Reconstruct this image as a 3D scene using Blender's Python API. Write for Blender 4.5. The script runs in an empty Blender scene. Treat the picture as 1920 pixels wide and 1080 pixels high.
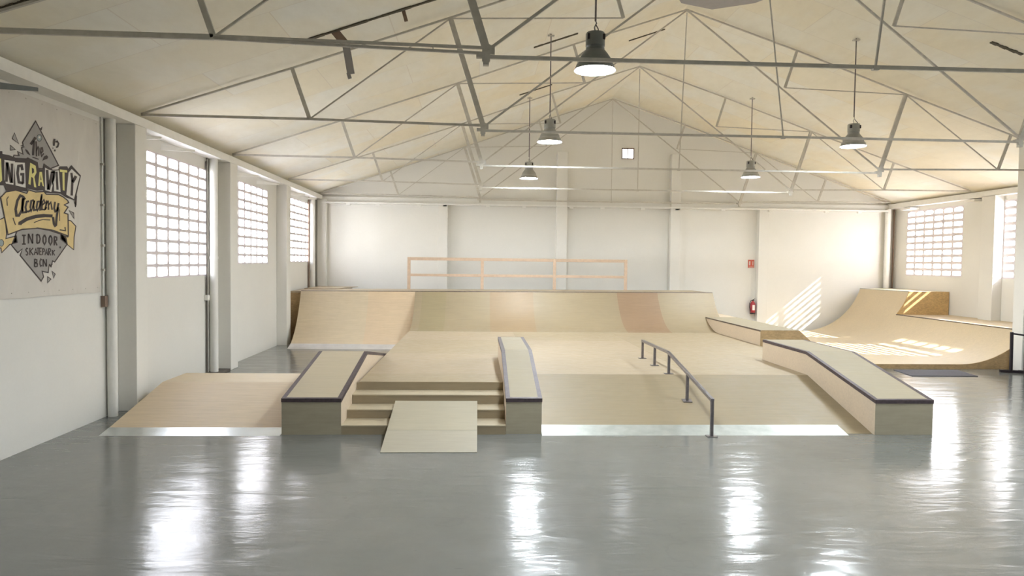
import bpy, bmesh, math, random, json
from mathutils import Vector, Matrix
random.seed(7)
sc = bpy.context.scene
col = sc.collection
PI = math.pi

# ---------------------------------------------------------------- materials
def srgb(r, g, b):
    f = lambda c: (c / 255 / 12.92) if c <= 10 else (((c / 255) + .055) / 1.055) ** 2.4
    return (f(r), f(g), f(b), 1)

class NT:
    def __init__(s, name):
        s.m = bpy.data.materials.new(name); s.m.use_nodes = True
        s.t = s.m.node_tree; s.t.nodes.clear()
        s.o = s.n('ShaderNodeOutputMaterial'); s.b = s.n('ShaderNodeBsdfPrincipled')
        s.l(s.b.outputs[0], s.o.inputs[0])
    def n(s, typ, **k):
        x = s.t.nodes.new(typ)
        for a, v in k.items():
            if hasattr(x, a): setattr(x, a, v)
        return x
    def l(s, a, b): s.t.links.new(a, b)
    def coords(s, scale=(1, 1, 1)):
        tc = s.n('ShaderNodeTexCoord'); mp = s.n('ShaderNodeMapping')
        mp.inputs['Scale'].default_value = scale
        s.l(tc.outputs['Object'], mp.inputs['Vector']); return mp.outputs[0]
    def noise(s, vec, sc_, det=4, rough=.55, dist=0):
        x = s.n('ShaderNodeTexNoise'); x.inputs['Scale'].default_value = sc_
        x.inputs['Detail'].default_value = det; x.inputs['Roughness'].default_value = rough
        x.inputs['Distortion'].default_value = dist
        s.l(vec, x.inputs['Vector']); return x.outputs[0]
    def ramp(s, fac, stops):
        x = s.n('ShaderNodeValToRGB'); e = x.color_ramp.elements
        while len(e) < len(stops): e.new(.5)
        for i, (p, c) in enumerate(stops):
            e[i].position = p; e[i].color = c if len(c) == 4 else (*c, 1)
        s.l(fac, x.inputs[0]); return x.outputs[0]
    def mix(s, fac, a, b, mode='MIX'):
        x = s.n('ShaderNodeMix'); x.data_type = 'RGBA'; x.blend_type = mode
        for i, v in ((0, fac), (6, a), (7, b)):
            if hasattr(v, 'links'): s.l(v, x.inputs[i])
            else: x.inputs[i].default_value = v
        return x.outputs[2]
    def bump(s, h, strength, dist=.01):
        x = s.n('ShaderNodeBump'); x.inputs['Strength'].default_value = strength
        x.inputs['Distance'].default_value = dist; s.l(h, x.inputs['Height'])
        s.l(x.outputs[0], s.b.inputs['Normal'])
    def set(s, **k):
        for a, v in k.items():
            i = s.b.inputs[a.replace('_', ' ')]
            if hasattr(v, 'links'): s.l(v, i)
            else: i.default_value = v
        return s

def plain(name, c, rough=.6, metal=0, noise=.06, nscale=8, spec=.5):
    t = NT(name); v = t.coords()
    n = t.noise(v, nscale, 3)
    d = tuple(x * (1 - noise) for x in c[:3]); u = tuple(min(1, x * (1 + noise)) for x in c[:3])
    t.set(Base_Color=t.ramp(n, [(.3, d), (.7, u)]), Roughness=rough, Metallic=metal)
    t.b.inputs['Specular IOR Level'].default_value = spec
    return t.m

def ply(name, c, var=.07, blotch=.5, rough=.5, grain=(1, 14, 14)):
    """birch plywood: long soft grain, cloudy blotches and faint scuffs"""
    t = NT(name)
    g = t.noise(t.coords(grain), 2.2, 5, .6, .6)
    b = t.noise(t.coords(), 1.6, 4, .6)
    f = t.noise(t.coords((1, 1, 1)), 7, 6, .7)
    d = tuple(x * (1 - var * 1.2) for x in c[:3]); u = tuple(min(1, x * (1 + var)) for x in c[:3])
    c1 = t.ramp(g, [(.25, d), (.75, u)])
    c2 = t.ramp(b, [(.3, (.90, .90, .92)), (.7, (1.0, .99, .96))])
    c3 = t.ramp(f, [(.35, (.95, .945, .94)), (.6, (1, 1, 1))])
    cc = t.mix(blotch, c1, c2, 'MULTIPLY'); cc = t.mix(.7, cc, c3, 'MULTIPLY')
    t.set(Base_Color=cc, Roughness=t.ramp(f, [(.3, (rough - .08,) * 3), (.7, (rough + .1,) * 3)]))
    t.b.inputs['Specular IOR Level'].default_value = .35
    return t.m

def osb(name, c):
    t = NT(name)
    x = t.n('ShaderNodeTexVoronoi'); x.inputs['Scale'].default_value = 22
    x.inputs['Randomness'].default_value = 1
    t.l(t.coords((1, 1, 2.4)), x.inputs['Vector'])
    d = tuple(v * .72 for v in c[:3]); u = tuple(min(1, v * 1.2) for v in c[:3])
    bw = t.n('ShaderNodeRGBToBW'); t.l(x.outputs['Color'], bw.inputs[0])
    b = t.noise(t.coords(), 3, 4)
    cc = t.mix(.55, t.ramp(bw.outputs[0], [(.2, d), (.8, u)]), t.ramp(b, [(.3, d), (.7, u)]))
    t.set(Base_Color=cc, Roughness=.6); t.bump(bw.outputs[0], .2, .004)
    return t.m

M = {}
def wallmat(name, c):
    t = NT(name)
    big = t.noise(t.coords(), .7, 4, .6); fine = t.noise(t.coords(), 26, 5, .7)
    cc = t.ramp(big, [(.3, tuple(x * .955 for x in c[:3])), (.7, c[:3])])
    t.set(Base_Color=t.mix(.35, cc, t.ramp(fine, [(.3, (.93, .93, .92)), (.7, (1, 1, 1))]), 'MULTIPLY'), Roughness=.62)
    t.b.inputs['Specular IOR Level'].default_value = .3
    t.bump(t.noise(t.coords(), 60, 4, .7), .12, .004)
    return t.m
M['wall'] = wallmat('white_plaster', (.79, .775, .73))
M['walldim'] = wallmat('dimmed_front_plaster', (.56, .54, .50))  # plaster darkened so less light returns from behind the viewer
M['trimw'] = plain('white_gloss_paint', (.83, .82, .78), .45, noise=.03)
M['lattice'] = plain('white_block_bloom_tint', (.74, .68, .71), .6, noise=.03)  # pinkish tint on white blocks stands for bloom from the bright openings
M['pipe'] = plain('white_pipe', (.80, .79, .75), .35, noise=.03)
M['truss'] = plain('grey_truss_paint', (.55, .52, .46), .72, noise=.10, nscale=12)
M['steel_dark'] = plain('dark_lamp_steel', (.17, .18, .175), .38, .3, .08)
M['steel_grey'] = plain('grey_lamp_steel', (.36, .36, .33), .4, .3, .08)
M['reflector'] = plain('bright_reflector', (.62, .63, .66), .3, .5, .05)
M['coping'] = plain('dark_angle_iron', (.075, .055, .06), .5, .3, .25, 18)
M['copingl'] = plain('worn_angle_iron', (.13, .10, .085), .4, .4, .25, 18)
M['rail'] = plain('grey_rail_steel', (.20, .18, .185), .32, .6, .15, 25)
M['sheet'] = plain('galvanised_sheet', (.60, .63, .62), .27, .75, .10, 5)
M['sheetr'] = plain('galvanised_sheet_worn', (.42, .44, .41), .42, .5, .12, 6)
M['sheetw'] = plain('galvanised_sheet_dull', (.58, .57, .56), .4, .35, .08, 5)
M['black'] = plain('black_tube', (.018, .012, .016), .4, .2, .2)
M['red'] = plain('extinguisher_red', (.42, .035, .045), .3, noise=.05)
M['signred'] = plain('sign_red', (.55, .10, .06), .45, noise=.04)
M['signwhite'] = plain('sign_white', (.85, .80, .74), .45, noise=.02)
M['rubber'] = plain('black_rubber', (.03, .03, .03), .6)
M['mat'] = plain('grey_mat', (.075, .07, .08), .8, noise=.12, nscale=40)
M['brown'] = plain('brown_box', (.22, .15, .11), .6)
M['greypanel'] = plain('grey_panel', (.36, .34, .33), .7, noise=.05)
M['pine'] = plain('planed_pine', (.60, .45, .33), .5, noise=.08, nscale=14)
M['brownboard'] = plain('brown_board', (.25, .17, .12), .7, noise=.2)
M['seam'] = plain('dark_gap', (.10, .085, .06), .9)
M['plyA'] = ply('birch_ply_pale', (.41, .33, .225))
M['plyB'] = ply('birch_ply_warm', (.405, .31, .195))
M['plyC'] = ply('birch_ply_olive', (.385, .32, .195))
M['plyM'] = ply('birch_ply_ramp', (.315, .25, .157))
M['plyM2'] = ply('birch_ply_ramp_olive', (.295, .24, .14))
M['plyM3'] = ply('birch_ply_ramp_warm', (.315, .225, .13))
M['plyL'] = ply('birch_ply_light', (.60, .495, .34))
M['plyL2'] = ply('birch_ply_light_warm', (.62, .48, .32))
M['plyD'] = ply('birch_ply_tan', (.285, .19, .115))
M['plyE'] = ply('birch_ply_cream', (.38, .305, .198))
M['plyF'] = ply('birch_ply_bank', (.285, .225, .138))
M['plyG'] = ply('birch_ply_leftbank', (.60, .48, .33), .09)
M['plyS'] = ply('birch_ply_side', (.62, .51, .38))
M['plyN'] = ply('birch_ply_front_shaded', (.37, .33, .24), rough=.42)  # darker copy of the side ply, shade of front faces put into its colour
M['riser'] = ply('birch_ply_riser_shaded', (.32, .255, .165))  # darker than the treads, shade on the upright faces is in the colour
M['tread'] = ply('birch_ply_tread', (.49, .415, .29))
M['plyT'] = ply('painted_ledge_top', (.335, .287, .20), .05, rough=.62)
M['plyTl'] = ply('ledge_top_warm', (.45, .38, .265), .05, rough=.6)
M['plyK'] = ply('kicker_ply', (.41, .365, .27), .05)
M['plyK2'] = ply('kicker_ply_low', (.40, .36, .28), .05)
M['edge'] = plain('ply_edge', (.66, .56, .42), .5)
M['osb'] = osb('osb_board', (.56, .38, .17))
M['osbd'] = osb('osb_board_dark', (.40, .27, .13))
M['kick_dark'] = plain('dark_matte', (.12, .105, .09), .8)
M['ground'] = plain('outside_ground', (.74, .70, .63), .9)

def ceilmat():
    t = NT('painted_ceiling_boards')
    br = t.n('ShaderNodeTexBrick'); br.offset = .5
    br.inputs['Scale'].default_value = 1; br.inputs['Brick Width'].default_value = 2.5
    br.inputs['Row Height'].default_value = 1.22; br.inputs['Mortar Size'].default_value = .006
    br.inputs['Mortar Smooth'].default_value = 0; br.inputs['Bias'].default_value = -.1
    br.inputs['Color1'].default_value = (.86, .845, .775, 1)
    br.inputs['Color2'].default_value = (.85, .795, .655, 1)
    br.inputs['Mortar'].default_value = (.77, .72, .63, 1)
    t.l(t.coords(), br.inputs['Vector'])
    # second patch layer, cream repairs
    n = t.noise(t.coords((.8, .55, .8)), 1.1, 3, .5)
    pale = t.ramp(n, [(.44, (1, 1, 1)), (.56, (1.0, .965, .90))])
    st = t.noise(t.coords((1, .4, 1)), 5, 6, .7)
    stain = t.ramp(st, [(.3, (.90, .89, .87)), (.62, (1, 1, 1))])
    cc = t.mix(.8, br.outputs[0], pale, 'MULTIPLY'); cc = t.mix(.55, cc, stain, 'MULTIPLY')
    t.set(Base_Color=cc, Roughness=.7); t.b.inputs['Specular IOR Level'].default_value = .25
    return t.m
M['ceil'] = ceilmat()

def floormat():
    t = NT('glossy_grey_floor_paint')
    big = t.noise(t.coords((1, 1, 1)), .45, 5, .6); mid = t.noise(t.coords(), 3, 6, .65)
    c = t.ramp(big, [(.3, (.155, .16, .148)), (.7, (.182, .182, .17))])
    c = t.mix(.5, c, t.ramp(mid, [(.3, (.88, .88, .88)), (.65, (1, 1, 1))]), 'MULTIPLY')
    # scattered scuffs and hairline cracks in the paint
    sc1 = t.noise(t.coords((1.2, 5, 1)), 3.2, 2, .5)
    c = t.mix(t.ramp(sc1, [(.735, (0, 0, 0)), (.75, (.35,) * 3)]), c, (.09, .09, .09, 1))
    vo = t.n('ShaderNodeTexVoronoi'); vo.feature = 'DISTANCE_TO_EDGE'; vo.inputs['Scale'].default_value = .42
    wv = t.n('ShaderNodeVectorMath'); wv.operation = 'ADD'
    nn = t.n('ShaderNodeTexNoise'); nn.inputs['Scale'].default_value = 1.7; nn.inputs['Detail'].default_value = 5
    co = t.coords((.9, 1.6, 1)); t.l(co, nn.inputs['Vector'])
    t.l(co, wv.inputs[0]); t.l(nn.outputs['Color'], wv.inputs[1]); t.l(wv.outputs[0], vo.inputs['Vector'])
    crk = t.ramp(vo.outputs['Distance'], [(.002, (1, 1, 1)), (.008, (0, 0, 0))])
    sx = t.n('ShaderNodeSeparateXYZ'); tc = t.n('ShaderNodeTexCoord'); t.l(tc.outputs['Object'], sx.inputs[0])
    mr = t.n('ShaderNodeMapRange'); mr.inputs[1].default_value = 3.5; mr.inputs[2].default_value = 7.0
    mr.inputs[3].default_value = .12; mr.inputs[4].default_value = .75
    t.l(sx.outputs[0], mr.inputs[0])
    mu = t.n('ShaderNodeMath'); mu.operation = 'MULTIPLY'; t.l(crk, mu.inputs[0]); t.l(mr.outputs[0], mu.inputs[1])
    c = t.mix(mu.outputs[0], c, (.10, .10, .10, 1))
    t.set(Base_Color=c, Roughness=t.ramp(mid, [(.3, (.12,) * 3), (.7, (.20,) * 3)]))
    t.b.inputs['Specular IOR Level'].default_value = .52
    b1 = t.noise(t.coords((.8, 3, 1)), 1.3, 3, .55, .5); b2 = t.noise(t.coords(), 9, 3, .6)
    ad = t.n('ShaderNodeMath'); ad.operation = 'MULTIPLY_ADD'; ad.inputs[1].default_value = .12
    t.l(b2, ad.inputs[0]); t.l(b1, ad.inputs[2])
    t.bump(ad.outputs[0], .36, .022)
    return t.m
M['floor'] = floormat()

def bannermat():
    t = NT('banner_cloth'); v = t.coords()
    n = t.noise(t.coords((1, 1, .5)), 2.5, 3, .5, 1.0)
    t.set(Base_Color=t.ramp(n, [(.3, (.62, .585, .54)), (.7, (.68, .65, .60))]), Roughness=.55)
    t.bump(n, .6, .03); return t.m
M['banner'] = bannermat()
M['K'] = plain('print_dark', (.052, .038, .036), .6, noise=.1)
M['G'] = plain('print_grey', (.345, .325, .305), .6, noise=.06)
M['Y'] = plain('print_yellow', (.73, .67, .25), .6, noise=.04)
M['W'] = plain('print_white', (.72, .69, .64), .6, noise=.03)
M['B'] = plain('print_bluegrey', (.30, .35, .36), .6, noise=.05)
M['Z'] = plain('print_sand', (.74, .57, .27), .6, noise=.06)

def emis(name, c, s):
    t = NT(name); t.t.nodes.remove(t.b); e = t.n('ShaderNodeEmission')
    e.inputs[0].default_value = (*c, 1); e.inputs[1].default_value = s
    t.l(e.outputs[0], t.o.inputs[0]); return t.m
LAMP = 165
M['bulb'] = emis('lamp_glow', (.86, .94, 1.0), LAMP)

# ---------------------------------------------------------------- mesh builder
class MB:
    def __init__(s): s.v = []; s.f = []; s.m = []; s.mats = []
    def mi(s, m):
        if m not in s.mats: s.mats.append(m)
        return s.mats.index(m)
    def add(s, vs, fs, m):
        o = len(s.v); s.v += [tuple(v) for v in vs]; k = s.mi(m)
        for f in fs: s.f.append([i + o for i in f]); s.m.append(k)
    def box(s, x0, y0, z0, x1, y1, z1, m):
        vs = [(x0, y0, z0), (x1, y0, z0), (x1, y1, z0), (x0, y1, z0), (x0, y0, z1), (x1, y0, z1), (x1, y1, z1), (x0, y1, z1)]
        s.add(vs, [(0, 3, 2, 1), (4, 5, 6, 7), (0, 1, 5, 4), (1, 2, 6, 5), (2, 3, 7, 6), (3, 0, 4, 7)], m); return s
    def prism(s, poly, a0, a1, ax, m, mside=None, mcap=None):
        """extrude a closed polygon along an axis. ax 'x': poly is (y,z); 'y': poly is (x,z); 'z': poly is (x,y)"""
        def P(q, a): return {'x': (a, q[0], q[1]), 'y': (q[0], a, q[1]), 'z': (q[0], q[1], a)}[ax]
        n = len(poly)
        A = [P(q, a0) for q in poly]; B = [P(q, a1) for q in poly]
        s.add(A + B, [tuple(range(n))[::-1], tuple(range(n, 2 * n))], mcap or m)
        for i in range(n):
            j = (i + 1) % n
            mm = mside(i) if mside else m
            s.add([A[i], A[j], B[j], B[i]], [(0, 1, 2, 3)], mm)
        return s
    def bar(s, a, b, w, h, m, up=(0, 0, 1)):
        a = Vector(a); b = Vector(b); d = (b - a).normalized(); u = Vector(up)
        if abs(d.dot(u)) > .98: u = Vector((0, 1, 0))
        r = d.cross(u).normalized() * w / 2; t = r.cross(d).normalized() * h / 2
        vs = [p + sr * r + st * t for p in (a, b) for sr, st in ((-1, -1), (1, -1), (1, 1), (-1, 1))]
        s.add(vs, [(0, 1, 2, 3), (7, 6, 5, 4), (0, 4, 5, 1), (1, 5, 6, 2), (2, 6, 7, 3), (3, 7, 4, 0)], m); return s
    def tube(s, pts, r, m, n=10, cap=True):
        pts = [Vector(p) for p in pts]; rings = []
        for i, p in enumerate(pts):
            d = (pts[min(i + 1, len(pts) - 1)] - pts[max(i - 1, 0)]).normalized()
            u = Vector((0, 0, 1)) if abs(d.z) < .95 else Vector((0, 1, 0))
            a = d.cross(u).normalized(); b = a.cross(d)
            rr = r[i] if isinstance(r, (list, tuple)) else r
            rings.append([p + a * rr * math.cos(2 * PI * k / n) + b * rr * math.sin(2 * PI * k / n) for k in range(n)])
        vs = [v for R_ in rings for v in R_]; fs = []
        for i in range(len(pts) - 1):
            for k in range(n):
                k2 = (k + 1) % n; fs.append((i * n + k, i * n + k2, (i + 1) * n + k2, (i + 1) * n + k))
        if cap: fs += [tuple(range(n))[::-1], tuple(range((len(pts) - 1) * n, len(pts) * n))]
        s.add(vs, fs, m); return s
    def lathe(s, prof, c, m, n=32, capb=False, capt=False):
        vs = []; fs = []
        for (r, z) in prof:
            for k in range(n): vs.append((c[0] + r * math.cos(2 * PI * k / n), c[1] + r * math.sin(2 * PI * k / n), c[2] + z))
        for i in range(len(prof) - 1):
            for k in range(n):
                k2 = (k + 1) % n; fs.append((i * n + k, i * n + k2, (i + 1) * n + k2, (i + 1) * n + k))
        if capb: fs.append(tuple(range(n))[::-1])
        if capt: fs.append(tuple(range((len(prof) - 1) * n, len(prof) * n)))
        s.add(vs, fs, m); return s
    def build(s, name, parent=None, smooth=False, bevel=0, origin=None):
        me = bpy.data.meshes.new(name)
        par_o = Vector(parent['_o']) if parent is not None and '_o' in parent else Vector((0, 0, 0))
        org = Vector(origin) if origin is not None else par_o
        me.from_pydata([tuple(Vector(v) - org) for v in s.v], [], s.f); me.update()
        for m in s.mats: me.materials.append(M[m])
        me.polygons.foreach_set('material_index', s.m)
        bm = bmesh.new(); bm.from_mesh(me); bmesh.ops.remove_doubles(bm, verts=bm.verts, dist=1e-5)
        bmesh.ops.recalc_face_normals(bm, faces=bm.faces); bm.to_mesh(me); bm.free()
        if smooth: me.polygons.foreach_set('use_smooth', [True] * len(me.polygons))
        o = bpy.data.objects.new(name, me); col.objects.link(o)
        if parent is not None: o.parent = parent
        o.location = org - par_o
        o['_o'] = tuple(org)
        if smooth:
            try: me.set_sharp_from_angle(angle=math.radians(35))
            except Exception: pass
        if bevel:
            b = o.modifiers.new('edge_round', 'BEVEL'); b.width = bevel; b.segments = 2; b.limit_method = 'ANGLE'; b.angle_limit = math.radians(40)
        return o

def thing(name, loc, label, cat, group=None):
    o = bpy.data.objects.new(name, None); o.empty_display_size = .2; col.objects.link(o); o.location = loc
    o['_o'] = tuple(loc); return tag(o, label, cat, group)
def tag(o, label, cat, group=None, kind=None):
    o['label'] = label; o['category'] = cat
    if group: o['group'] = group
    if kind: o['kind'] = kind
    return o
def struct(o, label=None):
    o['kind'] = 'structure'
    if label: o['label'] = label
    return o
def dup(root, loc, label=None):
    """copy a thing with copies of its parts and sub-parts"""
    r = root.copy(); col.objects.link(r); r.location = loc
    if label: r['label'] = label
    def rec(src, dst):
        for ch in list(src.children):
            c = ch.copy(); col.objects.link(c); c.parent = dst; rec(ch, c)
    rec(root, r)
    return r

# ---------------------------------------------------------------- room constants (metres)
XL, XR = -5.12, 13.62
YB, YF = 22.30, -5.5
XC = 4.20
ZR = 7.45
SL = .345
roof = lambda x: ZR - SL * abs(XC - x)
EAVE = 4.10

# floor
struct(MB().box(XL - .3, YF - .3, -.12, XR + .3, YB + .3, 0, 'floor').build('floor'), 'glossy grey painted concrete floor of the hall')
# ceiling: two slopes of painted boards
mb = MB()
for x0, x1 in ((XL - .3, XC), (XC, XR + .3)):
    z0, z1 = roof(x0), roof(x1)
    mb.prism([(x0, z0), (x1, z1), (x1, z1 + .12), (x0, z0 + .12)], YF - .3, YB + .3, 'y', 'ceil')
struct(mb.build('ceiling'), 'pitched ceiling of cream painted boards')

# walls with window openings ------------------------------------------------
T = .14
def sidewall(name, xi, out, holes, label):
    x0, x1 = (xi - T, xi) if out < 0 else (xi, xi + T)
    top = roof(xi) + .03
    mb = MB(); y = YF
    for (a, b, z0, z1) in sorted(holes):
        mb.box(x0, y, 0, x1, a, top, 'wall'); mb.box(x0, a, 0, x1, b, z0, 'wall'); mb.box(x0, a, z1, x1, b, top, 'wall'); y = b
    mb.box(x0, y, 0, x1, YB, top, 'wall')
    return struct(mb.build(name), label)
LH = [(11.03, 13.55, 1.885, 3.885), (14.85, 17.37, 2.10, 3.89), (19.01, 21.53, 2.14, 3.92)]
RH = [(19.02, 21.60, 1.935, 3.965), (14.95, 17.50, 1.93, 3.96), (7.1, 9.65, 1.93, 3.96), (3.4, 5.95, 1.93, 3.96)]
sidewall('wall_left', XL, -1, LH, 'white plastered side wall carrying the printed banner')
sidewall('wall_right', XR, 1, RH, 'white plastered side wall behind the curved ramp')
# gable walls
def gable(name, y0, y1, hole, label):
    mb = MB()
    if hole:
        hx0, hx1, hz0, hz1 = hole
        mb.prism([(XL, 0), (hx0, 0), (hx0, roof(hx0)), (XC, ZR), (XL, roof(XL))] if hx0 > XC else [(XL, 0), (hx0, 0), (hx0, roof(hx0)), (XL, roof(XL))], y0, y1, 'y', 'wall')
        mb.prism([(hx0, 0), (hx1, 0), (hx1, hz0), (hx0, hz0)], y0, y1, 'y', 'wall')
        mb.prism([(hx0, hz1), (hx1, hz1), (hx1, roof(hx1)), (hx0, roof(hx0))], y0, y1, 'y', 'wall')
        mb.prism([(hx1, 0), (XR, 0), (XR, roof(XR)), (hx1, roof(hx1))], y0, y1, 'y', 'wall')
    else:
        mb.prism([(XL, 0), (XR, 0), (XR, roof(XR)), (XC, ZR), (XL, roof(XL))], y0, y1, 'y', 'wall')
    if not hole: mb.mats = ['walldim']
    return struct(mb.build(name), label)
GW = (4.58, 4.98, 5.55, 5.90)
gable('wall_back', YB, YB + T, GW, 'white plastered gable wall behind the big ramp')
gable('wall_front', YF - T, YF, None, 'gable wall behind the viewer, toned down to return less light')

# windows: white blocks with rounded openings ---------------------------------
def lattice(name, xi, out, hole, nc, nr, hw, hh, label, arch=False, depth=.05):
    a, b, z0, z1 = hole
    xa, xb = (xi - depth, xi - .002) if out < 0 else (xi + .002, xi + depth)
    cw, ch = (b - a) / nc, (z1 - z0) / nr
    mb = MB(); N = 20
    for i in range(nc):
        for j in range(nr):
            cy, cz = a + (i + .5) * cw, z0 + (j + .5) * ch
            ang = [2 * PI * (k + .5) / N for k in range(N)]
            hy, hz = cw / 2, ch / 2
            iy, iz = cw * hw / 2, ch * hh / 2
            top = arch and j == nr - 1
            inn, outr = [], []
            for t in ang:
                c, s_ = math.cos(t), math.sin(t)
                p = 11.0
                k = (abs(c) ** p + abs(s_) ** p) ** (-1 / p)
                y_, z_ = c * k, s_ * k
                if top and z_ > 0: z_ *= (1 - .45 * abs(y_) ** 2.2)
                inn.append((cy + y_ * iy, cz + z_ * iz))
                kk = 1 / max(abs(c), abs(s_))
                outr.append((cy + c * kk * hy, cz + s_ * kk * hz))
            # square the corners of the outer ring
            for q in range(4):
                sy, sz = ((1, 1), (-1, 1), (-1, -1), (1, -1))[q]
                idx = min(range(N), key=lambda k_: abs(outr[k_][0] - (cy + sy * hy)) / hy + abs(outr[k_][1] - (cz + sz * hz)) / hz)
                outr[idx] = (cy + sy * hy, cz + sz * hz)
            vs = [(xa, *p) for p in inn] + [(xa, *p) for p in outr] + [(xb, *p) for p in inn] + [(xb, *p) for p in outr]
            fs = []
            for k in range(N):
                k2 = (k + 1) % N
                fs += [(k, k2, N + k2, N + k), (2 * N + k, 3 * N + k, 3 * N + k2, 2 * N + k2), (k, 2 * N + k, 2 * N + k2, k2)]
            mb.add(vs, fs, 'lattice')
    o = mb.build(name); return struct(o, label)
wi = 1
for k, h in enumerate(LH):
    nr = 10 if k not in (1, 2) else 9
    lattice(f'window_{wi}', XL, -1, h, 6, nr, .84, .75, ('window of white block lattice beside the banner wall', 'window of white block lattice between the second and third pillars', 'window of white block lattice nearest the back wall, left side', )[k]); wi += 1
for k, h in enumerate(RH):
    lattice(f'window_{wi}', XR, 1, h, 6, 10, .83, .60, ('window of white block lattice above the curved ramp', 'window of white block lattice cut by the right edge of the photo', 'lattice window on the right wall', 'lattice window on the right wall', 'lattice window on the right wall', 'lattice window on the right wall')[k], arch=True); wi += 1
# small gable window
mb = MB(); hx0, hx1, hz0, hz1 = GW
for q in ((hx0, hz0, hx1, hz0 + .03), (hx0, hz1 - .03, hx1, hz1), (hx0, hz0, hx0 + .03, hz1), (hx1 - .03, hz0, hx1, hz1), ((hx0 + hx1) / 2 - .012, hz0, (hx0 + hx1) / 2 + .012, hz1)):
    mb.box(q[0], YB - .02, q[1], q[2], YB + .05, q[3], 'brown')
struct(mb.build(f'window_{wi}'), 'tiny two-pane window high in the gable')

# pillars -----------------------------------------------------------------------
PY = [(-1.5, -1.12), (2.55, 2.92), (6.45, 6.83), (10.22, 10.57), (14.05, 14.46), (18.12, 18.48)]
def pillar(x0, y0, x1, y1, z1, label=None, name='pillar'):
    return struct(MB().box(x0, y0, 0, x1, y1, z1, 'wall').build(name, bevel=.008), label)
for a, b in PY: pillar(XL, a, XL + .26, b, EAVE, 'square white pillar standing against the left wall')
for a, b in [(-1.5, -1.12), (2.55, 2.92), (6.45, 6.83), (10.05, 10.4), (13.8, 14.2), (17.5, 17.98)]: pillar(XR - .26, a, XR, b, EAVE, 'square white pillar standing against the right wall')
for (a, b, z) in ((-1.25, -.95, 4.0), (2.49, 2.83, 5.73), (6.16, 6.47, 5.70), (9.04, 9.35, 4.0)): pillar(a, YB - .2, b, YB, z, 'flat white pilaster on the back wall')
pillar(-4.99, YB - .22, -4.72, YB, EAVE, 'white corner pilaster')
pillar(11.62, 14.28, 12.0, 14.58, roof(11.62) + .05, 'free-standing white column beside the black stand')

# eave beams and back wall beam
struct(MB().box(XL, YF, EAVE, XL + .26, YB, EAVE + .13, 'trimw').build('trim_1'), 'white concrete beam along the left eave')
struct(MB().box(XR - .26, YF, EAVE - .02, XR, YB, EAVE + .13, 'trimw').build('trim_2'), 'white concrete beam along the right eave')
mb = MB(); mb.box(XL + .26, YB - .24, 3.98, XR - .26, YB, 4.03, 'trimw'); mb.box(XL + .26, YB - .12, 4.03, XR - .26, YB, 4.2, 'wall')
for x in (-4.1, -3.2, -1.9, -1.1, .25, 1.4, 2.9, 3.9, 5.2, 6.3, 7.8, 9.3, 11.2, 12.3):
    mb.box(x, YB - .2, 3.93, x + .12, YB - .1, 3.98, 'trimw')
struct(mb.build('trim_3'), 'white ledge beam across the back wall')
# bracket slabs below the left and right beams
for (a, b, th) in ((7.55, 7.95, .06), (10.62, 10.95, .05), (11.6, 12.2, .055), (14.9, 15.7, .05), (16.5, 17.3, .05), (19.2, 19.8, .05), (20.5, 21.2, .05)):
    z = 4.02
    k_ = .08 if a < 9 else .075
    P_ = [(XL + .005, a, z), (XL + .30, b, z + .03), (XL + .30, b, z + .03 - k_ * .5), (XL + .005, a, z - k_)]
    mb = MB(); mb.add(P_ + [(x_, y_ + .02, z_) for x_, y_, z_ in P_], [(0, 1, 2, 3), (7, 6, 5, 4), (0, 4, 5, 1), (1, 5, 6, 2), (2, 6, 7, 3), (3, 7, 4, 0)], 'trimw' if a > 9 else 'steel_dark')  # nearest bracket coloured as dark steel to stand in for shade
    tag(mb.build('eave_bracket'),
        {7.55: 'flat bracket under the left beam above the banner, coloured dark for shade', 10.62: 'thin flat bracket at the top of the first left pillar', 11.6: 'white flat bracket above the nearest left window', 14.9: 'white flat bracket above the start of the second left window',
         16.5: 'white flat bracket above the end of the second left window', 19.2: 'white flat bracket above the start of the farthest left window', 20.5: 'white flat bracket above the end of the farthest left window'}[a], 'bracket', 'brackets under the left eave beam')
for (a, b) in ((18.2, 18.6), (21.0, 21.5)):
    tag(MB().box(XR - .3, a, 3.99, XR - .005, b, 4.05, 'trimw').build('eave_bracket'), 'white bracket under the right beam, %s' % ('over the far end of the lattice window' if a > 20 else 'over the pillar between the windows'), 'bracket')

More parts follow.
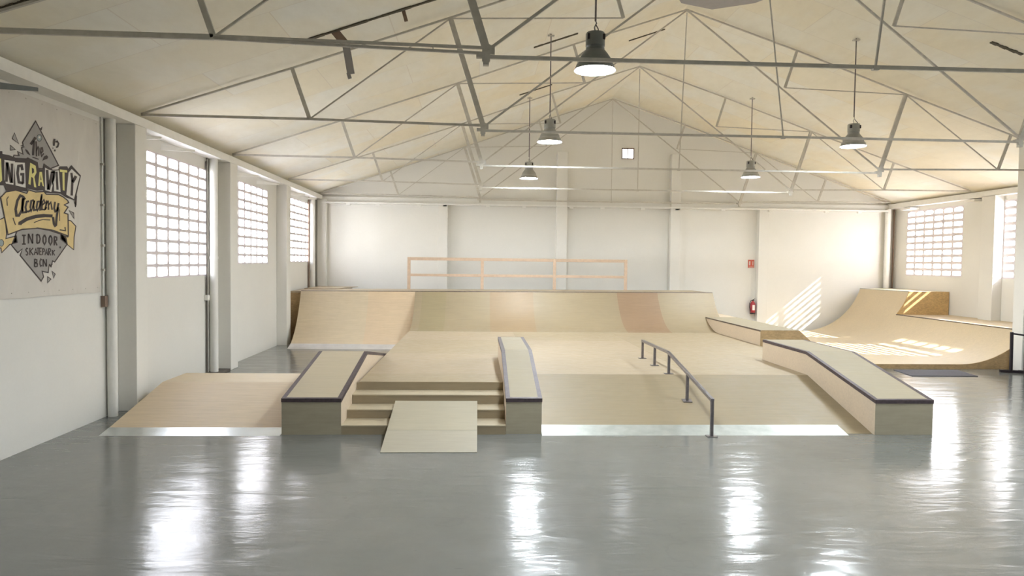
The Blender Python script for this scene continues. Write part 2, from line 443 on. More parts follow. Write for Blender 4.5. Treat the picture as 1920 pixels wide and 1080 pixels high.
# ---------------------------------------------------------------- roof trusses
def truss(name, y, label, opts):
    t = thing(name, (XC, y, 4.2), label, 'truss', 'roof trusses')
    J = {}
    for s_, sgn in (('L', -1), ('R', 1)):
        J['E' + s_] = (XC + sgn * 9.07, 4.27); J['1' + s_] = (XC + sgn * 6.67, 4.26); J['2' + s_] = (XC + sgn * 4.13, 4.20)
        J['U1' + s_] = (XC + sgn * 6.92, 4.98); J['U2' + s_] = (XC + sgn * 4.63, 5.77); J['U3' + s_] = (XC + sgn * 2.30, 6.60); J['D' + s_] = (XC + sgn * 2.07, 5.85)
    J['A'] = (XC, 7.36)
    P = lambda k, dz=0, dy=0: (J[k][0], y + dy, J[k][1] + dz)
    for s_, sgn in (('L', -1), ('R', 1)):
        mb = MB(); ks = ['E' + s_, 'U1' + s_, 'U2' + s_, 'U3' + s_, 'A']
        for a, b in zip(ks, ks[1:]): mb.bar(P(a, .012), P(b, .012), .03, .026, 'truss')
        mb.build('top_chord', t)
        # the bottom chord outside the joint: one or two rods
        if opts.get('double') and s_ == 'L':
            mb = MB(); mb.bar(P('E' + s_), P('1' + s_), .03, .05, 'truss')
            mb.bar(P('1' + s_, .01), P('2' + s_, .03), .028, .026, 'truss'); mb.bar(P('1' + s_, -.01), P('2' + s_, -.022), .028, .024, 'truss')
            for q in (.3, .55, .8): 
                a, b = Vector(P('1' + s_)), Vector(P('2' + s_)); c = a.lerp(b, q); mb.bar(c + Vector((0, 0, -.02)), c + Vector((0, 0, .022)), .01, .02, 'truss')
            mb.build('bottom_chord', t)
        else:
            mb = MB(); mb.bar(P('E' + s_), P('1' + s_), .03, .036, 'truss'); mb.bar(P('1' + s_), P('2' + s_, .02), .028, .034, 'truss'); mb.build('bottom_chord', t)
        mb = MB(); mb.bar(P('U1' + s_), P('1' + s_), .055, .03, 'truss', (0, 1, 0)); mb.build('strut', t)
        mb = MB(); mb.bar(P('U2' + s_), P('2' + s_), .075, .045, 'truss', (0, 1, 0)); mb.bar(P('U2' + s_, 0, .02), P('2' + s_, 0, .02), .015, .06, 'truss', (0, 1, 0)); mb.build('strut', t)
        mb = MB(); mb.bar(P('U3' + s_), P('D' + s_), .05, .03, 'truss', (0, 1, 0)); mb.build('strut', t)
        mb = MB(); mb.bar(P('1' + s_), P('U2' + s_), .02, .02, 'truss'); mb.build('tie_rod', t)
        mb = MB(); mb.bar(P('2' + s_), P('A'), .028, .028, 'truss'); mb.build('tie_rod', t)
        mb = MB(); mb.bar(P('U2' + s_), P('D' + s_), .018, .018, 'truss'); mb.build('tie_rod', t)
        # joint plate with bolts
        mb = MB(); x, _, z = P('2' + s_)
        mb.box(x - .045, y - .02, z - .10, x + .03, y + .02, z + .06, 'truss'); mb.box(x + .03, y - .012, z - .03, x + .075, y + .012, z + .055, 'truss')
        mb.box(x - .10, y - .03, z - .065, x - .045, y + .03, z - .02, 'truss'); mb.box(x - .035, y - .03, z - .135, x + .02, y + .03, z - .10, 'truss')
        mb.build('joint_plate', t)
    mb = MB(); mb.bar(P('2L', -.055), P('2R', -.055), .03, .034, 'truss'); mb.build('bottom_chord', t)
    kb = opts.get('king', 0)
    mb = MB(); mb.bar(P('A', -.05), (XC + kb, y, 4.15), .018, .018, 'truss'); mb.box(XC + kb - .03, y - .02, 4.115, XC + kb + .03, y + .02, 4.15, 'truss'); mb.build('hanger_rod', t)
    return t
TL = {6.707: ('nearest roof truss, with a doubled lower rod beside the big lamp', dict(double=True, king=-.34)),
      10.43: ('second roof truss, its lower rod crossing behind the middle lamps', dict(king=.40)),
      14.19: ('third roof truss, spanning in front of the far lamps', dict(king=-.10)),
      18.31: ('fourth roof truss, its lower rod lit bright by the far lamps', dict(king=0)),
      21.95: ('roof truss set against the back gable wall', dict(king=0))}
for y, (lb, op) in TL.items(): truss('roof_truss', y, lb, op)

# open joints and loose boards of the ceiling
def roofseam(x0, x1, y, w, label, jit=0):
    mb = MB(); n = 10
    for i in range(n):
        a = x0 + (x1 - x0) * i / n; b = x0 + (x1 - x0) * (i + 1) / n
        mb.bar((a, y, roof(a) - .008), (b, y, roof(b) - .008), w * (1 + .3 * math.sin(i * 2.1)), .02, 'seam')
    return struct(mb.build('ceiling_seam'), label)
roofseam(-2.5, -.55, 9.72, .05, 'dark open joint between ceiling boards')
roofseam(1.05, 1.9, 13.62, .05, 'dark open joint between ceiling boards')
roofseam(1.0, 1.8, 17.4, .05, 'dark open joint between ceiling boards')
roofseam(-4.45, -4.1, 6.74, .05, 'dark open joint between ceiling boards')
roofseam(8.5, 9.05, 11.36, .06, 'dark open joint between ceiling boards')
roofseam(3.3, 4.1, 15.5, .04, 'dark open joint between ceiling boards')
bs = thing('loose_board', (-1.85, 9.8, 5.3), 'broken grey and brown board hanging from a ceiling joint', 'board')
mb = MB(); mb.bar((-1.98, 9.74, 5.33), (-1.84, 9.8, 5.17), .11, .02, 'brownboard', (0, 1, 0)); mb.build('snapped_end', bs)
mb = MB(); mb.bar((-1.83, 9.8, 5.16), (-1.76, 9.8, 4.76), .10, .02, 'greypanel', (0, 1, 0)); mb.bar((-1.80, 9.81, 4.78), (-1.775, 9.81, 4.70), .05, .016, 'greypanel', (0, 1, 0)); mb.build('hanging_strip', bs)
tag(MB().bar((-1.05, 9.8, 5.64), (-1.01, 9.8, 5.50), .05, .03, 'brownboard', (0, 1, 0)).build('loose_batten'), 'short brown batten stub hanging from the ceiling joint', 'batten')
gp = thing('ridge_panel', (4.27, 12.0, 6.9), 'flat grey panel hung under the roof ridge at the top edge', 'panel')
MB().prism([(4.27, 12.85), (3.62, 12.59), (3.3, 12.0), (3.45, 11.3), (5.1, 11.3), (5.2, 12.0), (4.92, 12.48)], 6.9, 6.95, 'z', 'greypanel').build('board', gp)
mb = MB()
for x in (3.7, 4.8): MB().tube([(x, 11.8, 6.95), (x, 11.8, roof(x))], .01, 'truss', 6).build('hanger', gp)

# ---------------------------------------------------------------- high bay lamps
def lamp(x, y, z, body, label):
    t = thing('high_bay_lamp', (x, y, z), label, 'lamp', 'high bay lamps hanging from the roof')
    zr = roof(x)
    MB().lathe([(.2325, 0), (.226, .02), (.205, .07), (.19, .075), (.178, .13), (.145, .18), (.118, .215), (.105, .225), (.105, .25)], (x, y, z), body, 40).build('reflector', t, smooth=True)
    MB().lathe([(.2285, .003), (.222, .022), (.201, .07), (.186, .08), (.16, .14), (.11, .20), (.0, .21)], (x, y, z), 'reflector', 40).build('inner_mirror', t, smooth=True)
    mb = MB().lathe([(.0, .035), (.12, .03), (.20, .022), (.214, .022), (.2, .028), (.12, .045), (.0, .055)], (x, y, z), 'bulb', 32)
    mb.build('lens', t, smooth=True)
    mb = MB().lathe([(.0, .25), (.095, .25), (.10, .262), (.108, .27), (.108, .405), (.10, .42), (.0, .425)], (x, y, z), body, 28)
    h = mb.build('ballast_housing', t, smooth=True)
    for a in (-2.5, -.65): MB().box(x + .1 * math.cos(a) - .02, y + .1 * math.sin(a) - .02, z + .33, x + .1 * math.cos(a) + .02, y + .1 * math.sin(a) + .02, z + .39, 'black').build('cooling_slot', h)
    mb = MB().tube([(x, y, z + .43), (x - .012, y, z + .48), (x + .012, y, z + .53), (x, y, z + .56)], .008, body, 6)
    mb.tube([(x + .02, y - .09, z + .36), (x + .015, y - .1, z + .43), (x, y - .03, z + .5)], .006, 'black', 6)
    mb.build('hook', t)
    mb = MB().tube([(x, y, z + .55), (x, y, zr - .005)], .011, 'rail', 8)
    mb.box(x - .06, y - .03, zr - .05, x + .06, y + .03, zr - .03, 'truss')
    mb.build('suspension_rod', t)
    return t
lamp(1.30, 7.9, 4.37, 'steel_dark', 'largest and nearest lamp, dark grey housing, hanging before the first lower rod')
lamp(1.326, 13.1, 4.455, 'steel_grey', 'grey bell lamp hanging second in the left row, behind the nearest one')
lamp(1.30, 18.0, 4.36, 'steel_grey', 'smallest bell lamp, farthest back in the left row')
lamp(7.04, 12.9, 4.455, 'steel_grey', 'bell lamp on a long rod, nearer one of the right row')
lamp(6.98, 17.7, 4.456, 'steel_grey', 'small bell lamp at the far end of the right row')
lamp(7.05, 7.9, 4.40, 'steel_grey', 'bell lamp just outside the top edge of the view')
for x in (1.30, 7.05): lamp(x, 2.9, 4.40, 'steel_grey', 'unseen bell lamp added above the viewer for front light')  # added out of view to brighten the left wall and front faces

# ---------------------------------------------------------------- skate ramps
ZD = .48      # funbox deck height
# --- funbox: deck, bank, stairs
fb = thing('funbox', (2.2, 8.85, 0), 'large plywood funbox with bank, deck and stairs in the hall centre', 'funbox')
mb = MB()
mb.prism([(-1.66, 10.0), (.385, 10.0), (.385, 10.72), (6.07, 10.72), (6.07, 17.28), (-1.66, 17.28)], 0, ZD - .012, 'z', 'plyS')
mb.build('deck_frame', fb)
mb = MB()
mb.box(-1.665, 9.985, ZD - .012, .383, 10.72, ZD, 'plyE')
xs = [-1.665, .9, 3.35, 6.07]; ys = [10.72, 13.1, 15.4, 17.28]; tints = ['plyA', 'plyA', 'plyE', 'plyE', 'plyA', 'plyE', 'plyA', 'plyE', 'plyE']
k = 0
for j in range(3):
    for i in range(3):
        mb.box(xs[i], ys[j], ZD - .012, xs[i + 1] - .002, ys[j + 1] - .002, ZD, tints[k]); k += 1
mb.build('deck', fb)
mb = MB().prism([(8.88, .002), (10.72, ZD), (10.72, 0)], .847, 5.218, 'x', 'plyF'); mb.build('bank', fb)
sl = lambda y: (y - 8.85) / 1.87 * ZD
mb = MB().prism([(8.80, 0), (9.10, sl(9.10) + .004), (9.10, sl(9.10) - .001), (8.85, -.002)], .847, 4.86, 'x', 'sheetr'); mb.build('transition_sheet', fb)
st = MB().box(-1.698, 10.0 - .001, 0, -1.69, 10.0, .01, 'riser').build('staircase', fb)
for k, (y0, y1, z) in enumerate(((8.85, 9.245, .119), (9.245, 9.62, .238), (9.62, 9.988, .364))):
    mb = MB().box(-1.698, y0 + .004, 0, .383, y1, z - .014, 'riser'); mb.box(-1.698, y0, z - .014, .383, y1 + .001, z, 'tread')
    mb.build('step', st)
MB().box(-1.698, 9.988, 0, .383, 9.999, ZD - .013, 'riser').build('top_riser', st)

# --- grind ledges with angle-iron coping
def ledge(x0, x1, top, bottom, body, topm, front, label, ends=(True, False), loc=None):
    t = thing('grind_ledge', ((x0 + x1) / 2, top[0][0], 0), label, 'ledge', 'plywood grind ledges on the funbox')
    poly = top + bottom
    def ms(i):
        return front if i == len(poly) - 1 else (topm if i < len(top) - 1 else body)
    MB().prism(poly, x0, x1, 'x', body, mside=ms, mcap=body).build('box_body', t)
    mb = MB()
    for (ya, za), (yb, zb) in zip(top, top[1:]):
        a, b = x0 + .045, x1 - .045
        mb.add([(a, ya + .003, za), (b, ya + .003, za), (b, yb - .003, zb), (a, yb - .003, zb), (a, ya + .003, za + .004), (b, ya + .003, za + .004), (b, yb - .003, zb + .004), (a, yb - .003, zb + .004)],
               [(0, 3, 2, 1), (4, 5, 6, 7), (0, 1, 5, 4), (1, 2, 6, 5), (2, 3, 7, 6), (3, 0, 4, 7)], topm)
    mb.build('top_sheet', t)
    for x, d in ((x0, 1), (x1, -1)):
        mb = MB(); e = .005
        sec = [(-d * e, -.042), (-d * e, e), (d * .05, e), (d * .05, 0), (0, 0), (0, -.042)]
        vs = []; n = len(sec)
        for (y, z) in top: vs += [(x + sx, y, z + sz) for sx, sz in sec]
        fs = []
        for i in range(len(top) - 1):
            for q in range(n):
                q2 = (q + 1) % n; fs.append((i * n + q, i * n + q2, (i + 1) * n + q2, (i + 1) * n + q))
        fs += [tuple(range(n)), tuple(range((len(top) - 1) * n, len(top) * n))[::-1]]
        mb.add(vs, fs, 'coping'); mb.build('coping', t)
    y, z = top[0]; mb = MB(); mb.box(x0 - .004, y - .006, z - .042, x1 + .004, y, z + .0055, 'coping')
    mb.add([(x0, y, z + .0055), (x1, y, z + .0055), (x1, y + .04, z + .0055 + .04 * (top[1][1] - z) / (top[1][0] - y)), (x0, y + .04, z + .0055 + .04 * (top[1][1] - z) / (top[1][0] - y))], [(0, 1, 2, 3)], 'coping')
    mb.build('coping', t)
    if ends[1]:
        y, z = top[-1]; MB().box(x0 - .004, y, z - .035, x1 + .004, y + .006, z + .0055, 'coping').build('coping', t)
    return t
ledge(-2.44, -1.70, [(8.85, .455), (10.95, .785), (13.15, .465)], [(13.15, 0), (8.85, 0)], 'plyS', 'plyTl', 'plyN', 'wide grind ledge at the left of the stairs, rising then dropping to the deck')
ledge(.387, .845, [(8.88, .455), (10.68, .852), (12.62, .845)], [(12.62, ZD + .001), (10.715, ZD + .001), (10.715, 0), (8.88, 0)], 'plyS', 'plyT', 'plyN', 'narrow grind ledge at the right of the stairs with scuffed grey top', (True, True))
ledge(5.22, 6.0, [(8.83, .455), (10.78, .842), (12.47, .845)], [(12.47, ZD + .001), (10.715, ZD + .001), (10.715, 0), (8.83, 0)], 'plyS', 'plyT', 'plyN', 'long kinked grind ledge at the right end of the funbox', (True, False))

# --- left bank
lb = thing('bank_ramp', (-3.5, 8.8, 0), 'low plywood bank with metal foot between the wall and the left ledge', 'ramp')
MB().prism([(8.84, 0), (10.56, .368), (10.56, 0)], -4.65, -2.445, 'x', 'plyG').build('bank', lb)
MB().prism([(10.561, 0), (10.561, .368), (11.40, .368), (11.40, 0)], -4.65, -2.445, 'x', 'plyL').build('platform', lb)
s2 = .368 / 1.72
MB().prism([(8.79, 0), (9.04, (9.04 - 8.84) * s2 + .005), (9.04, (9.04 - 8.84) * s2 - .001), (8.84, -.002)], -4.65, -2.445, 'x', 'sheet').build('transition_sheet', lb)

# --- kicker sheet leaning on the stairs
kk = thing('kicker_ramp', (-.53, 8.0, 0), 'loose pale plywood kicker sheet leaning on the stairs', 'ramp')
def sheetseg(name, y0, z0, y1, z1, m, th=.016):
    MB().prism([(y0, z0), (y1, z1), (y1 + .004, z1 - th), (y0 + .004, max(z0 - th, .0005))], -1.092, .018, 'x', m).build(name, kk)
sheetseg('lower_sheet', 8.0, .006, 8.58, .124, 'plyK2'); sheetseg('upper_sheet', 8.58, .125, 9.48, .307, 'plyK')

# --- grind rail
gr = thing('grind_rail', (3.02, 8.735, 0), 'kinked grey steel grind rail standing on five posts', 'rail')
path = [(3.02, 12.56, .802), (3.02, 10.83, .815), (3.02, 8.725, .468)]
mb = MB()
for a, b in zip(path, path[1:]): mb.bar(a, b, .045, .042, 'rail')
mb.bar((3.02, 10.85, .815), (3.02, 10.81, .812), .045, .042, 'rail')
mb.build('top_bar', gr, bevel=.006)
for y, z0, z1 in ((8.745, 0, .465), (9.81, sl(9.81), .64), (10.79, ZD, .80), (11.67, ZD, .795), (12.54, ZD, .79)):
    po = MB().box(3.0, y - .02, z0 + .008, 3.04, y + .02, z1, 'rail').build('post', gr, bevel=.004)
    mb = MB(); dz = .0125 if y == 9.81 else 0
    mb.prism([(y - .05, z0 - dz + .001), (y + .05, z0 + dz + .001), (y + .05, z0 + dz + .010), (y - .05, z0 - dz + .010)], 2.955, 3.085, 'x', 'rail'); mb.build('base_plate', po)

# --- big quarter pipe
HZ = lambda x: 1.37 + (x + 4.69) / 11.15 * .055
left_prof = [(17.48, 0.0), (17.62, .02), (17.76, .06), (17.89, .115), (18.05, .215), (18.2, .34), (18.34, .485), (18.46, .625), (18.58, .80), (18.68, .965), (18.78, 1.16), (18.86, 1.345)]
Rr = 1.974
right_prof = [(17.285, ZD)] + [(17.25 + Rr * math.sin(a), ZD + Rr - Rr * math.cos(a)) for a in [math.radians(d) for d in (5, 10, 15, 20, 25, 30, 35, 40, 45, 50, 54.5)]]
qp = thing('quarter_pipe', (.9, 17.4, 0), 'wide plywood quarter pipe across the back of the hall', 'ramp')
def rampsurf(prof, xs, mats, name, part_parent):
    mb = MB()
    for (xa, xb), m in zip(zip(xs, xs[1:]), mats):
        n = len(prof); vs = []
        for x in (xa, xb):
            top = HZ(x); k = (top - prof[0][1]) / (prof[-1][1] - prof[0][1])
            vs += [(x, y, prof[0][1] + (z - prof[0][1]) * k) for y, z in prof]
            vs += [(x, 18.93, top), (x, 18.93, prof[0][1] - .02 if prof[0][1] > .1 else 0)]
        N = n + 2; fs = [(i, i + 1, N + i + 1, N + i) for i in range(N - 1)] + [tuple(range(N)), tuple(range(N, 2 * N))[::-1], (N - 1, 0, N, 2 * N - 1)]
        mb.add(vs, fs, m)
    return mb.build(name, part_parent, smooth=True)
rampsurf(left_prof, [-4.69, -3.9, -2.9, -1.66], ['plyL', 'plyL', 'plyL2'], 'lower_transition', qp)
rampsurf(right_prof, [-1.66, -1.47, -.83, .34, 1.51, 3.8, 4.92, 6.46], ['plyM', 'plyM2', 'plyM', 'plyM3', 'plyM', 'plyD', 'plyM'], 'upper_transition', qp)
mb = MB().prism([(17.46, .001), (17.62, .024), (17.76, .064), (17.86, .103), (17.86, .097), (17.62, .018), (17.48, .0)], -4.69, -1.665, 'x', 'sheetw'); mb.build('transition_sheet', qp)
MB().tube([(-4.69, 18.9, HZ(-4.69) - .005), (-1.66, 18.9, HZ(-1.66) - .005), (6.46, 18.9, HZ(6.46) - .005)], .026, 'copingl', 10).build('coping', qp, smooth=True)
mb = MB()
vs = [(-4.99, 18.935, HZ(-4.99)), (6.46, 18.935, HZ(6.46)), (6.46, 20.75, HZ(6.46)), (-3.9, 20.75, HZ(-3.9)), (-3.9, 22.07, HZ(-3.9)), (-4.94, 22.07, HZ(-4.94)), (-4.94, 21.5, HZ(-4.94)), (-4.99, 21.5, HZ(-4.99))]
mb.add(vs + [(x, y, z - .04) for x, y, z in vs], [tuple(range(8)), tuple(range(8, 16))[::-1]] + [(i, (i + 1) % 8, 8 + (i + 1) % 8, 8 + i) for i in range(8)], 'plyA')
mb.build('platform', qp)
MB().box(-4.99, 18.94, 0, -4.692, 18.96, HZ(-4.99) - .041, 'osbd').build('end_panel', qp)
mb = MB().box(-4.97, 18.96, 0, 6.44, 20.70, 1.31, 'plyN'); mb.box(-4.93, 20.7, 0, -3.93, 22.05, 1.31, 'plyN'); mb.build('framework', qp)
# --- raised sheet on the platform corner
tag(MB().prism([(-4.93, 20.2), (-4.02, 20.2), (-3.72, 22.05), (-4.93, 22.05)], HZ(-4.5) + .006, HZ(-4.5) + .024, 'z', 'plyA').build('plywood_sheet'), 'loose pale plywood sheet lying on the far left platform corner', 'sheet')

# --- wooden guard rail on the platform
gd = thing('guard_rail', (1.2, 20.62, 1.39), 'plain pine guard rail on the quarter pipe platform', 'railing')
px = [-2.0, .145, 2.283, 4.41]
for x in px: MB().box(x - .045, 20.58, HZ(x) + .003, x + .045, 20.62, 2.325, 'pine').build('post', gd, bevel=.004)
for z in (2.235, 1.765):
    for a, b in zip(px, px[1:]): MB().box(a + .046, 20.585, z, b - .046, 20.615, z + .088 - (.01 if z < 2 else 0), 'pine').build('rail_board', gd, bevel=.004)

# --- manual pad with sloped flank
PZ = .808
mp = thing('manual_pad', (6.9, 14.66, 0), 'long low plywood box with sloping side beyond the right ledge', 'box')
mb = MB()
cy = [(y, ZD + (z - ZD) * (HZ(6.3) - ZD) / (right_prof[-1][1] - ZD)) for y, z in right_prof]
crv = [q for q in cy if q[1] < PZ]
nx = next(q for q in cy if q[1] >= PZ); pv = crv[-1]; tt = (PZ - pv[1]) / (nx[1] - pv[1])
crv = crv + [(pv[0] + (nx[0] - pv[0]) * tt, PZ)]
crv = [(y - .006, z) for y, z in crv]
mb.prism([(14.66, 0), (14.66, PZ)] + crv[::-1] + [(17.27, 0)], 6.078, 6.475, 'x', 'plyS')
mb.prism([(6.475, 0), (6.475, PZ), (6.93, PZ), (7.86, 0)], 14.66, 20.7, 'y', 'plyS')
mb.build('box_body', mp)
MB().prism([(6.08, 0), (6.08, PZ - .001), (6.93, PZ - .001), (7.858, 0)], 14.652, 14.659, 'y', 'osbd').build('front_panel', mp)
MB().box(6.08, 14.655, PZ, 6.925, crv[-1][0] - .01, PZ + .004, 'plyT').build('top_sheet', mp)
MB().bar((6.076, 14.655, PZ - .01), (6.076, crv[-1][0] - .02, PZ - .01), .012, .03, 'copingl').build('coping', mp)

# --- curved bowl ramp along the right wall
bw = thing('bank_transition', (10.5, 14.62, 0), 'pale curved plywood ramp rising towards the right wall', 'ramp')
R2 = 2.0
def arcp(zt):
    amax = math.acos(1 - (zt - .1) / R2); n = 18
    return [(10.5 + R2 * math.sin(amax * i / n), .1 + R2 - R2 * math.cos(amax * i / n)) for i in range(n + 1)]
ZL = .835
lo, hi = arcp(ZL), arcp(1.50)
YS = 19.5
def bowlsec(arcpts, y0, y1, name, m):
    zt = arcpts[-1][1]
    xe = XR - .27 if zt < 1 else XR - .01
    poly = [(7.9, .002), (7.9, .1)] + arcpts + [(xe, zt), (xe, .002)]
    return MB().prism(poly, y0, y1, 'y', m).build(name, bw, smooth=True)
bowlsec(lo, 14.64, YS, 'low_transition', 'plyL'); bowlsec(hi, YS, 22.05, 'high_transition', 'plyL')
MB().prism(lo[:1] + lo[1:] + [(XR - .02, ZL), (XR - .02, .0), (7.9, .0), (7.9, .1)], 14.62, 14.64, 'y', 'osbd').build('front_panel', bw)
MB().prism([q for q in hi if q[1] > ZL + .005] + [(XR - .02, 1.50), (XR - .02, ZL + .002), (lo[-1][0], ZL + .002)], YS - .02, YS - .001, 'y', 'osb').build('side_panel', bw)
for ya, yb in ((14.64, 17.49), (17.99, YS)): MB().box(XR - .27, ya, .002, XR - .01, yb, ZL, 'plyL').build('platform_infill', bw)
MB().tube([(lo[-1][0], 14.64, ZL - .004), (lo[-1][0], YS - .02, ZL - .004)], .016, 'copingl', 8).build('coping', bw)
MB().tube([(hi[-1][0], YS, 1.494), (hi[-1][0], 22.05, 1.494)], .014, 'sheet', 8).build('coping', bw)

# ---------------------------------------------------------------- wall fittings
def pipe(name, x, y, r, z0, z1, m, label, collars=()):
    t = thing(name, (x, y, z0), label, 'pipe')
    MB().tube([(x, y, z0), (x, y, z1)], r, m, 20).build('pipe_run', t, smooth=True)
    for c in collars: MB().tube([(x, y, c), (x, y, c + .05)], r + .008, m, 20).build('collar', t, smooth=True)
    return t
pipe('downpipe', -5.045, 9.915, .066, 0, EAVE, 'pipe', 'thick white downpipe beside the first left pillar', (3.2,))
pipe('downpipe', -5.035, 13.64, .075, .036, EAVE, 'pipe', 'white downpipe beside the second left pillar', (2.2,))
pipe('downpipe', -5.03, 21.62, .08, 0, EAVE, 'pipe', 'white downpipe in the far left corner', (2.2,))
pipe('downpipe', 13.32, 22.14, .09, 1.51, EAVE - .03, 'pipe', 'white downpipe in the far right corner', (2.35,))
t = thing('dark_upright', (-5.09, 13.44, 0), 'thin dark cable running down beside the second left pillar', 'cable')
MB().tube([(-5.095, 13.44, .036), (-5.095, 13.44, 4.02), (-5.095, 13.47, 4.09)], .018, 'kick_dark', 8).build('cable_run', t)
MB().box(-5.115, 13.37, 1.42, -5.05, 13.47, 1.52, 'trimw').build('junction_box', t)
tag(MB().tube([(-5.09, 21.40, 0), (-5.09, 21.40, EAVE)], .028, 'brown', 8).build('dark_upright'), 'thin brown pipe beside the far left corner', 'pipe')
tag(MB().tube([(13.54, 22.18, 1.51), (13.54, 22.18, EAVE - .03)], .03, 'brown', 8).build('dark_upright'), 'thin brown upright in the dark gap beside the far right corner', 'pipe')  # brown upright standing in for a dark gap in the corner
t = thing('switch_conduit', (-5.1, 9.80, 1.53), 'slim conduit with a small brown switch box beside the banner', 'conduit')
MB().tube([(-5.1, 9.80, 1.66), (-5.1, 9.80, EAVE)], .012, 'trimw', 8).build('conduit_run', t)
for z in (3.45, 2.9, 2.35, 2.02): MB().box(-5.119, 9.78, z, -5.08, 9.825, z + .03, 'truss').build('clip', t)
MB().box(-5.118, 9.765, 1.53, -5.06, 9.835, 1.68, 'brown').build('switch_box', t)
tag(MB().box(-5.12, 13.40, .0, -4.87, 14.04, .035, 'kick_dark').build('dark_foot_strip'), 'dark strip at the foot of the second left pillar', 'foot_strip')  # dark strip standing in for the gap at the pillar base

# fire extinguisher and sign
t = thing('fire_extinguisher', (8.92, 22.2, .62), 'red fire extinguisher hung on the back wall beside a pilaster', 'extinguisher')
MB().lathe([(.0, 0), (.075, 0), (.08, .02), (.08, .33), (.06, .38), (.03, .41), (.025, .43)], (8.93, 22.2, .62), 'red', 24).build('cylinder_body', t, smooth=True)
MB().lathe([(.081, 0), (.081, .05)], (8.93, 22.2, .62), 'rubber', 24).build('base_ring', t)
mb = MB().box(8.905, 22.18, 1.05, 8.955, 22.22, 1.09, 'rubber'); mb.bar((8.93, 22.2, 1.085), (9.0, 22.2, 1.12), .02, .012, 'rubber'); mb.bar((8.93, 22.2, 1.06), (8.99, 22.2, 1.065), .02, .01, 'rubber'); mb.build('valve_handle', t)
MB().tube([(8.91, 22.2, 1.06), (8.86, 22.19, 1.05), (8.825, 22.18, .98), (8.82, 22.18, .85), (8.845, 22.18, .72), (8.87, 22.17, .68)], .012, 'rubber', 8).build('hose', t, smooth=True)
MB().box(8.89, 22.115, .75, 8.97, 22.12, .92, 'signwhite').build('paper_label', t)
t = thing('fire_sign', (8.88, 22.29, 2.12), 'small red fire equipment sign on the back wall above the extinguisher', 'sign')
MB().box(8.78, 22.285, 2.12, 8.98, 22.298, 2.38, 'signred').build('sign_plate', t)
mb = MB(); mb.box(8.81, 22.281, 2.20, 8.85, 22.2845, 2.33, 'signwhite'); mb.box(8.925, 22.281, 2.20, 8.945, 22.2845, 2.33, 'signwhite'); mb.box(8.80, 22.281, 2.135, 8.96, 22.2845, 2.15, 'signwhite'); mb.build('pictogram', t)

# mat and black stand
tag(MB().prism([(8.90, 14.42), (10.30, 14.42), (10.16, 13.60), (8.78, 13.60)], .001, .012, 'z', 'mat').build('floor_mat'), 'dark grey mat on the floor before the curved ramp', 'mat')
t = thing('barrier_stand', (11.35, 14.1, 0), 'black tubular stand in front of the white column', 'stand')
mb = MB()
MB().tube([(11.26, 14.12, .03), (11.25, 14.12, .86)], .033, 'black', 10).build('post', t); MB().tube([(11.48, 14.0, .03), (11.47, 14.0, .84)], .033, 'black', 10).build('post', t)
MB().tube([(11.25, 14.12, .83), (11.47, 14.0, .80)], .018, 'black', 8).build('crossbar', t)
mb = MB(); mb.bar((11.08, 14.2, .03), (11.62, 14.0, .03), .08, .05, 'black'); mb.bar((11.48, 13.92, .03), (11.48, 14.16, .03), .06, .05, 'black'); mb.build('foot', t)

